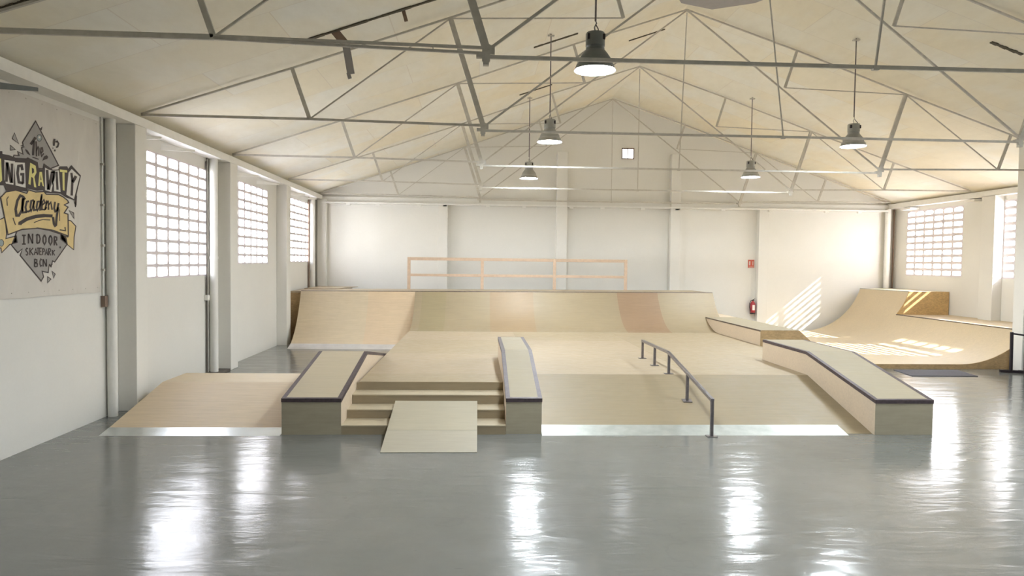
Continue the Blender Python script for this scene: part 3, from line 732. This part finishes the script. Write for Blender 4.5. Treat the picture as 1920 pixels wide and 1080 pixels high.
# ---------------------------------------------------------------- banner with its printed emblem
bn = thing('wall_banner', (-5.11, 7.6, 1.72), 'white banner printed with a diamond skatepark emblem on the left wall', 'banner')
mb = MB(); n = 24
ys = [5.5 + (9.74 - 5.5) * i / n for i in range(n + 1)]
vs = []
for j in range(2):
    for y in ys:
        vs.append((-5.104, y, (1.735 + .004 * math.sin(y * 9)) if j == 0 else 4.03))
mb.add(vs, [(i, i + 1, n + 2 + i, n + 1 + i) for i in range(n)], 'banner')
vs = [(-5.118, v[1], v[2]) for v in vs]; mb.add(vs, [(i, n + 1 + i, n + 2 + i, i + 1) for i in range(n)], 'banner')
mb.build('cloth', bn)
mb = MB()
for i in range(15):
    y = 5.6 + i * .29
    for z in (1.79, 3.98): mb.box(-5.104, y, z, -5.10, y + .011, z + .011, 'truss')
mb.build('eyelet', bn)
LOGO = json.loads('''[["G",1,[[8379,3764,8141,3482,8152,3447,8113,3438,8167,3434,8124,3420,8146,3349,8055,3364,8080,3324,7994,3316,7975,3282,7978,3249,8300,3222,8598,3237,8811,3317]]],["K",2,[[8380,3776,8130,3481,8152,3482,8378,3752],[8130,3481,8139,3450,8164,3443,8152,3482],[8139,3450,8096,3436,8130,3439,8164,3443],[8096,3436,8149,3432,8184,3437,8130,3439],[8149,3432,8112,3423,8136,3417,8184,3437],[8112,3423,8135,3356,8156,3342,8136,3417],[8135,3356,8044,3371,8066,3358,8156,3342],[8044,3371,8067,3329,8094,3320,8066,3358],[8067,3329,7988,3322,8001,3310,8094,3320],[7988,3322,7965,3281,7985,3282,8001,3310],[7965,3281,7968,3242,7988,3255,7985,3282],[7968,3242,8297,3215,8302,3229,7988,3255],[8297,3215,8600,3230,8597,3244,8302,3229],[8600,3230,8829,3315,8794,3318,8597,3244],[8829,3315,8380,3776,8378,3752,8794,3318]]],["K",2,[[8456,3692,8506,3728,8489,3675]]],["G",1,[[8020,2491,8029,2488,7931,2326,8033,2244,8109,2288,8074,2214,8443,1919,8489,1966,8465,2033,8579,2015,8602,2109,8639,2083,8667,2155,8710,2142,8972,2365,8949,2440,8839,2482,8611,2518,8386,2532,8143,2508]]],["K",2,[[8005,2492,8018,2485,8041,2491,8035,2490],[8018,2485,7921,2324,7941,2327,8041,2491],[7921,2324,8032,2235,8035,2253,7941,2327],[8032,2235,8100,2279,8117,2296,8035,2253],[8100,2279,8064,2213,8085,2216,8117,2296],[8064,2213,8444,1908,8442,1930,8085,2216],[8444,1908,8501,1964,8479,1967,8442,1930],[8501,1964,8477,2025,8453,2041,8479,1967],[8477,2025,8588,2007,8570,2023,8453,2041],[8588,2007,8607,2099,8597,2119,8570,2023],[8607,2099,8643,2072,8635,2093,8597,2119],[8643,2072,8674,2145,8660,2164,8635,2093],[8674,2145,8714,2133,8707,2150,8660,2164],[8714,2133,8984,2363,8960,2366,8707,2150],[8984,2363,8959,2445,8938,2436,8960,2366],[8959,2445,8844,2489,8833,2476,8938,2436],[8844,2489,8613,2525,8608,2512,8833,2476],[8613,2525,8387,2539,8386,2526,8608,2512],[8387,2539,8142,2515,8144,2502,8386,2526],[8142,2515,8005,2492,8035,2490,8144,2502]]],["K",3,[[8591,2111,8628,2075,8628,2104,8614,2120],[8628,2075,8673,2118,8649,2126,8628,2104]]],["G",1,[[8005,3561,7965,3491,8076,3454]]],["K",2,[[8006,3568,7957,3488,7973,3494,8005,3553],[7957,3488,8083,3449,8069,3459,7973,3494],[8083,3449,8006,3568,8005,3553,8069,3459]]],["G",1,[[7938,3414,8018,3381,7937,3360]]],["K",2,[[7942,3407,8007,3381,8029,3380,7933,3420],[8007,3381,7944,3367,7930,3354,8029,3380],[7944,3367,7942,3407,7933,3420,7930,3354]]],["G",1,[[8654,2031,8718,1997,8685,1945]]],["K",2,[[8661,2023,8708,1996,8728,1998,8647,2038],[8708,1996,8686,1953,8684,1937,8728,1998],[8686,1953,8661,2023,8647,2038,8684,1937]]],["G",1,[[8568,1967,8631,1937,8566,1893]]],["K",2,[[8574,1960,8619,1936,8643,1937,8562,1975],[8619,1936,8571,1901,8561,1885,8643,1937],[8571,1901,8574,1960,8562,1975,8561,1885]]],["G",1,[[9019,2785,9120,2761,9128,2689]]],["K",2,[[9030,2780,9111,2758,9128,2765,9008,2790],[9111,2758,9123,2697,9133,2681,9128,2765],[9123,2697,9030,2780,9008,2790,9133,2681]]],["K",4,[[8301,3475,8392,3572,8351,3582,8262,3486]]],["K",4,[[8321,3534,8302,3361,8343,3366,8363,3539]]],["K",4,[[8366,3530,8371,3358,8399,3363,8394,3535]]],["K",4,[[8398,3421,8416,3464,8413,3490,8374,3422],[8416,3464,8417,3455,8444,3463,8413,3490],[8417,3455,8413,3370,8439,3373,8444,3463]]],["K",4,[[8476,3404,8519,3440,8490,3440,8457,3412],[8519,3440,8504,3489,8482,3466,8490,3440],[8504,3489,8460,3476,8484,3466,8482,3466],[8460,3476,8449,3421,8476,3426,8484,3466],[8449,3421,8473,3360,8483,3388,8476,3426],[8473,3360,8532,3414,8510,3420,8483,3388]]],["K",4,[[8186,3415,8224,3406,8255,3381,8275,3354,8224,3366,8189,3395]]],["K",4,[[8490,3324,8525,3381,8576,3404,8606,3388,8588,3362,8532,3343]]],["K",4,[[8306,3335,8420,3326,8427,3339,8314,3348]]],["K",4,[[8716,3621,8700,3536,8738,3540,8754,3625]]],["K",4,[[8689,3511,8691,3498,8711,3502,8710,3515]]],["K",4,[[8759,3581,8783,3590,8797,3616,8749,3597],[8783,3590,8800,3577,8834,3585,8797,3616],[8800,3577,8785,3545,8811,3535,8834,3585],[8785,3545,8757,3534,8767,3518,8811,3535]]],["K",4,[[8718,3490,8728,3470,8758,3480,8747,3500]]],["B",3,[[8488,3591,8483,3573,8470,3557,8451,3546,8431,3542,8413,3547,8400,3559,8396,3575,8401,3593,8414,3610,8432,3621,8453,3624,8471,3620,8483,3608]]],["K",4,[[8483,3591,8478,3573,8487,3573,8493,3592],[8478,3573,8466,3558,8473,3555,8487,3573],[8466,3558,8450,3549,8452,3543,8473,3555],[8450,3549,8432,3546,8429,3539,8452,3543],[8432,3546,8416,3550,8409,3544,8429,3539],[8416,3550,8405,3561,8396,3557,8409,3544],[8405,3561,8401,3576,8391,3574,8396,3557],[8401,3576,8406,3593,8396,3594,8391,3574],[8406,3593,8417,3608,8410,3611,8396,3594],[8417,3608,8434,3618,8431,3623,8410,3611],[8434,3618,8451,3621,8454,3628,8431,3623],[8451,3621,8467,3617,8475,3623,8454,3628],[8467,3617,8479,3606,8488,3610,8475,3623],[8479,3606,8483,3591,8493,3592,8488,3610]]],["W",5,[[8460,3593,8458,3586,8453,3581,8445,3577,8438,3576,8430,3577,8426,3581,8424,3586,8426,3593,8431,3598,8438,3602,8446,3603,8453,3602,8458,3598]]],["K",6,[[7648,3212,7650,3307,7765,3324,7800,3329,7803,3299,7906,3303,8016,3290,8199,3312,8223,3326,8406,3297,8421,3222,8496,3221,8514,3297,8523,3298,8694,3247,8811,3268,8829,3306,8987,3329,9015,3295,9078,3356,9288,3251,9188,3009,9180,2856,9132,2886,9142,2920,8951,2942,8841,2975,8533,2955,8516,2969,8491,2982,8383,2964,8215,2974,8199,2937,7993,2931,7855,2908,7820,2966,7757,2959,7642,2944]]],["K",6,[[9171,2979,9144,2837,9167,2837,9194,2980]]],["Y",7,[[7697,3242,7777,3245,7790,3015,7758,2992,7692,2994]]],["W",7,[[7830,3241,8004,3249,7972,2988,7849,2988,7829,3029]]],["W",7,[[8000,3239,8171,3258,8180,2978,8006,2986,8001,3118]]],["K",8,[[7847,3218,7835,3006,7879,3011,7890,3223]]],["K",8,[[7853,3211,7910,3002,7955,3013,7898,3223]]],["K",8,[[7930,3215,7925,3004,7969,3009,7974,3221]]],["K",8,[[8149,3174,8131,3237,8093,3199,8104,3162],[8131,3237,8039,3216,8079,3195,8093,3199],[8039,3216,8019,3120,8065,3126,8079,3195],[8019,3120,8042,3013,8083,3041,8065,3126],[8042,3013,8120,3009,8127,3039,8083,3041],[8120,3009,8138,3011,8139,3041,8127,3039]]],["K",8,[[8087,3104,8115,3108,8160,3142,8088,3133],[8115,3108,8113,3018,8157,3023,8160,3142]]],["Y",7,[[8265,3272,8365,3250,8379,3176,8338,3119,8372,3001,8331,3002,8313,3106,8281,3113,8268,3020,8228,3026]]],["K",8,[[8292,3220,8331,3210,8335,3170,8294,3149]]],["Y",7,[[8433,3190,8479,3196,8513,3026,8488,3034,8472,3074,8447,3071,8434,3025,8405,3025]]],["K",8,[[8453,3159,8468,3099,8448,3097]]],["W",7,[[8539,3253,8598,3240,8694,3231,8810,3257,8841,2997,8711,2994,8710,3132,8654,2978,8533,2987]]],["W",7,[[8650,3221,8738,3243,8718,3112,8673,3054]]],["K",8,[[8551,3228,8568,2995,8620,3002,8603,3236]]],["K",8,[[8626,2998,8704,3208,8648,3208,8570,2999]]],["K",8,[[8737,3231,8755,3014,8802,3020,8784,3239]]],["Y",7,[[8829,3270,8986,3280,8985,3250,8833,3241]]],["Y",7,[[8883,3240,8929,3246,8925,3021,8888,3023]]],["W",7,[[9082,3309,9257,3236,9123,2935,8961,2976,9014,3256]]],["K",8,[[9047,3253,9073,3156,9123,3167,9096,3264]]],["K",8,[[9144,3237,9070,3150,9126,3139,9201,3226]]],["K",8,[[9067,3170,9047,2973,9100,2977,9120,3174]]],["Z",1,[[8983,2664,9060,2657,9165,2596,9123,2453,9112,2296,8837,2421,8838,2474,8985,2453]]],["K",2,[[8994,2657,9054,2651,9065,2663,8973,2671],[9054,2651,9154,2593,9177,2598,9065,2663],[9154,2593,9113,2453,9134,2453,9177,2598],[9113,2453,9104,2305,9119,2287,9134,2453],[9104,2305,8847,2424,8827,2418,9119,2287],[8847,2424,8848,2466,8828,2481,8827,2418],[8848,2466,8996,2445,8975,2460,8828,2481],[8996,2445,8994,2657,8973,2671,8975,2460]]],["Z",1,[[7633,2541,7749,2594,7834,2626,7852,2447,7840,2394,8014,2430,8027,2358,7900,2331,7771,2240,7760,2293,7742,2289,7628,2316]]],["K",2,[[7640,2538,7753,2590,7746,2599,7625,2543],[7753,2590,7828,2618,7841,2634,7746,2599],[7828,2618,7844,2447,7860,2447,7841,2634],[7844,2447,7831,2387,7848,2401,7860,2447],[7831,2387,8007,2423,8021,2437,7848,2401],[8007,2423,8018,2362,8035,2355,8021,2437],[8018,2362,7896,2336,7904,2326,8035,2355],[7896,2336,7775,2249,7767,2232,7904,2326],[7775,2249,7766,2299,7753,2286,7767,2232],[7766,2299,7743,2295,7742,2284,7753,2286],[7743,2295,7635,2320,7620,2313,7742,2284],[7635,2320,7640,2538,7625,2543,7620,2313]]],["B",3,[[7803,2346,7799,2330,7788,2317,7772,2309,7755,2309,7740,2316,7730,2328,7727,2344,7731,2360,7742,2374,7757,2381,7774,2382,7789,2375,7799,2362]]],["K",4,[[7798,2346,7794,2331,7803,2329,7807,2346],[7794,2331,7784,2319,7791,2315,7803,2329],[7784,2319,7771,2312,7774,2306,7791,2315],[7771,2312,7757,2312,7754,2306,7774,2306],[7757,2312,7744,2318,7737,2314,7754,2306],[7744,2318,7735,2329,7726,2327,7737,2314],[7735,2329,7731,2344,7722,2344,7726,2327],[7731,2344,7735,2360,7727,2361,7722,2344],[7735,2360,7745,2372,7738,2376,7727,2361],[7745,2372,7758,2378,7756,2384,7738,2376],[7758,2378,7772,2379,7775,2385,7756,2384],[7772,2379,7785,2373,7792,2377,7775,2385],[7785,2373,7795,2361,7804,2364,7792,2377],[7795,2361,7798,2346,7807,2346,7804,2364]]],["Z",4,[[7765,2832,7847,2897,8008,2935,8198,2917,8231,2961,8358,2948,8516,2969,8558,2942,8804,2961,8895,2942,8988,2907,9011,2881,8917,2846,8996,2825,8915,2747,8994,2736,8994,2465,8680,2523,8382,2535,8350,2528,8112,2507,7873,2438]]],["K",5,[[7775,2831,7852,2892,7843,2903,7754,2833],[7852,2892,8008,2928,8009,2942,7843,2903],[8008,2928,8204,2910,8193,2925,8009,2942],[8204,2910,8236,2953,8225,2968,8193,2925],[8236,2953,8357,2941,8360,2956,8225,2968],[8357,2941,8511,2961,8522,2977,8360,2956],[8511,2961,8552,2935,8564,2950,8522,2977],[8552,2935,8801,2953,8808,2968,8564,2950],[8801,2953,8888,2935,8902,2949,8808,2968],[8888,2935,8978,2901,8999,2912,8902,2949],[8978,2901,8994,2883,9029,2879,8999,2912],[8994,2883,8896,2844,8938,2847,9029,2879],[8896,2844,8978,2821,9014,2828,8938,2847],[8978,2821,8895,2742,8934,2752,9014,2828],[8895,2742,8981,2730,9007,2742,8934,2752],[8981,2730,8982,2475,9006,2455,9007,2742],[8982,2475,8683,2530,8676,2516,9006,2455],[8683,2530,8382,2542,8383,2528,8676,2516],[8382,2542,8348,2535,8351,2522,8383,2528],[8348,2535,8110,2514,8115,2500,8351,2522],[8110,2514,7881,2447,7866,2429,8115,2500],[7881,2447,7775,2831,7754,2833,7866,2429]]],["K",6,[[7884,2855,7853,2822,7867,2821,7895,2851],[7853,2822,7862,2750,7876,2752,7867,2821]]],["K",6,[[7950,2624,7989,2548,8004,2553,7965,2629]]],["K",6,[[8807,2783,8808,2642,8824,2643,8822,2784]]],["K",6,[[8812,2527,8948,2521,8920,2537,8816,2541],[8948,2521,8937,2574,8913,2571,8920,2537]]],["K",6,[[8322,2589,8420,2620,8415,2629,8316,2598],[8420,2620,8485,2634,8483,2644,8415,2629],[8485,2634,8629,2637,8630,2648,8483,2644]]],["K",7,[[8184,2854,8150,2884,8121,2859,8148,2835],[8150,2884,8078,2899,8094,2865,8121,2859],[8078,2899,8016,2826,8056,2820,8094,2865],[8016,2826,7983,2721,8025,2724,8056,2820],[7983,2721,7999,2640,8036,2670,8025,2724],[7999,2640,8067,2644,8043,2670,8036,2670],[8067,2644,8130,2717,8089,2724,8043,2670],[8130,2717,8164,2857,8122,2857,8089,2724]]],["K",7,[[8110,2855,8100,2754,8135,2757,8145,2857],[8100,2754,8108,2683,8141,2710,8135,2757],[8108,2683,8196,2695,8192,2718,8141,2710]]],["K",7,[[8231,2843,8182,2830,8211,2814,8241,2823],[8182,2830,8154,2759,8190,2761,8211,2814],[8154,2759,8172,2699,8201,2723,8190,2761],[8172,2699,8231,2703,8220,2725,8201,2723],[8231,2703,8283,2729,8264,2746,8220,2725]]],["K",7,[[8319,2863,8260,2846,8291,2832,8329,2843],[8260,2846,8241,2765,8276,2768,8291,2832],[8241,2765,8272,2699,8275,2736,8276,2768],[8272,2699,8349,2847,8315,2850,8275,2736],[8349,2847,8303,2722,8340,2750,8315,2850],[8303,2722,8381,2735,8376,2756,8340,2750]]],["K",7,[[8427,2857,8375,2846,8403,2831,8433,2837],[8375,2846,8354,2774,8388,2777,8403,2831],[8354,2774,8383,2718,8390,2753,8388,2777],[8383,2718,8445,2788,8413,2792,8390,2753],[8445,2788,8490,2934,8457,2934,8413,2792]]],["K",7,[[8452,2912,8417,2736,8456,2764,8486,2913],[8417,2736,8481,2748,8475,2768,8456,2764]]],["K",7,[[8480,2798,8548,2839,8513,2842,8462,2810],[8548,2839,8512,2890,8508,2860,8513,2842],[8512,2890,8461,2837,8490,2834,8508,2860],[8461,2837,8455,2749,8485,2766,8490,2834],[8455,2749,8526,2747,8515,2765,8485,2766],[8526,2747,8575,2786,8552,2796,8515,2765]]],["K",7,[[8545,2756,8586,2869,8553,2871,8512,2758]]],["K",7,[[8564,2821,8586,2845,8604,2878,8539,2832],[8586,2845,8581,2760,8613,2763,8604,2878]]],["K",7,[[8611,2814,8635,2838,8650,2872,8586,2825],[8635,2838,8651,2764,8683,2770,8650,2872]]],["K",7,[[8707,2867,8687,2783,8727,2789,8745,2868],[8687,2783,8717,2733,8740,2767,8727,2789],[8717,2733,8781,2757,8748,2770,8740,2767],[8781,2757,8817,2857,8779,2858,8748,2770]]],["K",7,[[8765,2808,8731,2677,8777,2677,8811,2808],[8731,2677,8721,2596,8765,2584,8777,2677],[8721,2596,8727,2599,8714,2557,8765,2584],[8727,2599,8721,2604,8677,2593,8714,2557],[8721,2604,8706,2686,8660,2680,8677,2593]]],["K",7,[[8101,2554,8104,2564,8048,2585,8042,2555],[8104,2564,8205,2609,8180,2644,8048,2585],[8205,2609,8358,2647,8347,2686,8180,2644],[8358,2647,8522,2668,8516,2708,8347,2686]]],["K",7,[[8509,2670,8672,2675,8676,2711,8512,2705]]],["K",4,[[8107,2431,8173,2434,8173,2450,8107,2448]]],["K",4,[[8127,2440,8125,2343,8151,2343,8153,2441]]],["K",4,[[8105,2334,8171,2336,8171,2352,8105,2350]]],["K",4,[[8232,2352,8235,2463,8208,2462,8206,2351]]],["K",4,[[8209,2459,8280,2350,8304,2357,8234,2466]]],["K",4,[[8305,2354,8308,2466,8281,2465,8279,2353]]],["K",4,[[8360,2462,8358,2355,8385,2356,8387,2463]]],["K",4,[[8368,2454,8404,2446,8427,2460,8379,2470],[8404,2446,8419,2410,8447,2411,8427,2460],[8419,2410,8402,2373,8425,2361,8447,2411],[8402,2373,8366,2363,8376,2348,8425,2361]]],["K",4,[[8503,2465,8473,2427,8500,2424,8528,2458],[8473,2427,8472,2378,8500,2382,8500,2424],[8472,2378,8512,2332,8513,2361,8500,2382],[8512,2332,8556,2380,8527,2383,8513,2361],[8556,2380,8557,2430,8528,2425,8527,2383],[8557,2430,8528,2466,8503,2457,8528,2425]]],["K",4,[[8618,2463,8587,2426,8616,2423,8643,2456],[8587,2426,8586,2377,8615,2382,8616,2423],[8586,2377,8628,2331,8629,2361,8615,2382],[8628,2331,8672,2379,8643,2383,8629,2361],[8672,2379,8673,2429,8644,2424,8643,2383],[8673,2429,8644,2464,8618,2455,8644,2424]]],["K",4,[[8718,2342,8720,2450,8691,2449,8689,2341]]],["K",4,[[8700,2441,8739,2433,8769,2447,8711,2458],[8739,2433,8739,2413,8769,2402,8769,2447],[8739,2413,8700,2403,8709,2387,8769,2402]]],["K",4,[[8707,2392,8744,2339,8772,2346,8734,2400]]],["K",4,[[8214,2294,8187,2307,8191,2289,8202,2284],[8187,2307,8162,2283,8182,2281,8191,2289],[8162,2283,8168,2261,8186,2268,8182,2281],[8168,2261,8191,2249,8209,2255,8186,2268],[8191,2249,8195,2236,8215,2233,8209,2255],[8195,2236,8186,2227,8189,2209,8215,2233],[8186,2227,8175,2233,8163,2223,8189,2209]]],["K",4,[[8233,2302,8231,2219,8250,2219,8252,2303]]],["K",4,[[8293,2307,8234,2260,8249,2253,8308,2300]]],["K",4,[[8245,2261,8291,2216,8307,2223,8261,2268]]],["K",4,[[8328,2221,8350,2288,8350,2309,8309,2224],[8350,2288,8369,2222,8388,2225,8350,2309]]],["K",4,[[8331,2243,8367,2243,8367,2256,8331,2255]]],["K",4,[[8374,2296,8410,2297,8410,2309,8375,2308]]],["K",4,[[8383,2302,8381,2227,8400,2227,8401,2302]]],["K",4,[[8461,2310,8412,2309,8431,2297,8460,2298],[8412,2309,8411,2221,8430,2233,8431,2297],[8411,2221,8459,2221,8459,2233,8430,2233]]],["K",4,[[8421,2259,8452,2259,8452,2271,8421,2271]]],["K",4,[[8484,2224,8485,2301,8466,2301,8465,2224]]],["K",4,[[8472,2295,8498,2289,8518,2298,8479,2306],[8498,2289,8498,2271,8517,2263,8518,2298],[8498,2271,8472,2264,8478,2253,8517,2263]]],["K",4,[[8530,2220,8548,2286,8548,2306,8511,2223],[8548,2286,8563,2221,8583,2223,8548,2306]]],["K",4,[[8531,2241,8563,2242,8563,2254,8532,2254]]],["K",4,[[8599,2219,8600,2303,8580,2303,8579,2219]]],["K",4,[[8587,2297,8618,2291,8638,2300,8594,2309],[8618,2291,8618,2274,8638,2266,8638,2300],[8618,2274,8586,2267,8593,2255,8638,2266]]],["K",4,[[8593,2259,8622,2217,8640,2222,8611,2264]]],["K",4,[[8654,2285,8653,2220,8673,2220,8675,2285]]],["K",4,[[8705,2290,8656,2253,8672,2245,8721,2282]]],["K",4,[[8665,2252,8703,2217,8720,2224,8682,2259]]],["K",4,[[8316,2176,8314,2085,8336,2085,8338,2176]]],["K",4,[[8323,2169,8355,2162,8378,2172,8331,2182],[8355,2162,8355,2145,8377,2134,8378,2172],[8355,2145,8323,2139,8329,2126,8377,2134]]],["K",4,[[8322,2126,8364,2116,8388,2126,8330,2139],[8364,2116,8360,2095,8380,2083,8388,2126],[8360,2095,8323,2092,8327,2078,8380,2083]]],["K",4,[[8466,2168,8437,2188,8443,2165,8449,2159],[8437,2188,8412,2152,8435,2149,8443,2165],[8412,2152,8411,2115,8434,2118,8435,2149],[8411,2115,8435,2079,8442,2102,8434,2118],[8435,2079,8465,2099,8448,2108,8442,2102]]],["K",4,[[8493,2087,8495,2173,8472,2173,8470,2087]]],["K",4,[[8473,2170,8533,2084,8555,2090,8494,2176]]],["K",4,[[8556,2087,8557,2174,8534,2174,8532,2087]]],["K",4,[[8840,2321,8838,2315,8833,2310,8826,2308,8818,2307,8811,2310,8806,2314,8805,2320,8807,2325,8811,2330,8819,2333,8826,2333,8833,2331,8838,2326]]]]''')
mb = MB()
for c, lay, polys in LOGO:
    for q in polys:
        pts = [(-5.1025 + lay * .0006, q[i] / 1000, q[i + 1] / 1000) for i in range(0, len(q), 2)]
        mb.add(pts, [tuple(range(len(pts)))], c)
me = bpy.data.meshes.new('printed_emblem'); me.from_pydata([tuple(Vector(v) - Vector(bn['_o'])) for v in mb.v], [], mb.f)
for m in mb.mats: me.materials.append(M[m])
me.polygons.foreach_set('material_index', mb.m)
lg = bpy.data.objects.new('printed_emblem', me); col.objects.link(lg); lg.parent = bn; lg['label'] = 'diamond emblem with banner scroll and lettering'

# ---------------------------------------------------------------- outside
struct(MB().box(-70, -60, -.4, 70, 70, -.14, 'ground').build('outside_ground'), 'pale ground outside the hall')

# ---------------------------------------------------------------- light
w = bpy.data.worlds.new('sky'); sc.world = w; w.use_nodes = True
nt = w.node_tree; bg = nt.nodes['Background']
tc = nt.nodes.new('ShaderNodeTexCoord'); sx = nt.nodes.new('ShaderNodeSeparateXYZ'); rp = nt.nodes.new('ShaderNodeValToRGB')
nt.links.new(tc.outputs['Generated'], sx.inputs[0]); nt.links.new(sx.outputs[2], rp.inputs[0]); nt.links.new(rp.outputs[0], bg.inputs[0])
rp.color_ramp.elements[0].position = 0; rp.color_ramp.elements[0].color = (1.0, .985, .96, 1)
rp.color_ramp.elements[1].position = 1; rp.color_ramp.elements[1].color = (.62, .76, 1.0, 1)
bg.inputs[1].default_value = 8.4
sun = bpy.data.lights.new('sun', 'SUN'); sun.energy = 13; sun.angle = math.radians(.6); sun.color = (1, .95, .86)
so = bpy.data.objects.new('sun', sun); col.objects.link(so)
SD = Vector((-1, .303, -.83)).normalized()
so.rotation_euler = SD.to_track_quat('-Z', 'Y').to_euler(); so.location = (40, 5, 30)
for holes, x, s_ in ((LH, XL - T - .01, 1), (RH, XR + T + .01, -1)):
    for (a, b, z0, z1) in holes:
        L = bpy.data.lights.new('window_daylight_portal', 'AREA'); L.shape = 'RECTANGLE'; L.size = b - a; L.size_y = z1 - z0
        L.cycles.is_portal = True
        o = bpy.data.objects.new('window_daylight_portal', L); col.objects.link(o)
        o.location = (x, (a + b) / 2, (z0 + z1) / 2)
        o.rotation_euler = Matrix((Vector((0, 1, 0)), Vector((0, 0, 1)) * s_ if False else Vector((0, 0, 1)), Vector((-s_, 0, 0)))).transposed().to_euler() if s_ == -1 else Matrix((Vector((0, -1, 0)), Vector((0, 0, 1)), Vector((-s_, 0, 0)))).transposed().to_euler()

# ---------------------------------------------------------------- camera
F = Vector((0.049859, 0.998090, -0.036469)); R = Vector((0.998707, -0.049460, 0.011763)); U = Vector((-0.009937, 0.037008, 0.999266))
cd = bpy.data.cameras.new('camera'); cd.sensor_width = 36; cd.lens = 1309.752 * 36 / 1920; cd.clip_end = 200
co = bpy.data.objects.new('camera', cd); col.objects.link(co)
mw = Matrix((R, U, -F)).transposed().to_4x4(); mw.translation = Vector((0, 0, 2.2)); co.matrix_world = mw
sc.camera = co

for o in bpy.data.objects:
    if '_o' in o: del o['_o']
sc.cycles.use_denoising = True
sc.cycles.max_bounces = 10; sc.cycles.diffuse_bounces = 6; sc.cycles.glossy_bounces = 4
sc.cycles.sample_clamp_indirect = 12
sc.cycles.caustics_reflective = False; sc.cycles.caustics_refractive = False
sc.view_settings.view_transform = 'Standard'; sc.view_settings.look = 'None'; sc.view_settings.gamma = 1
sc.view_settings.use_curve_mapping = False
sc.view_settings.exposure = 1.15
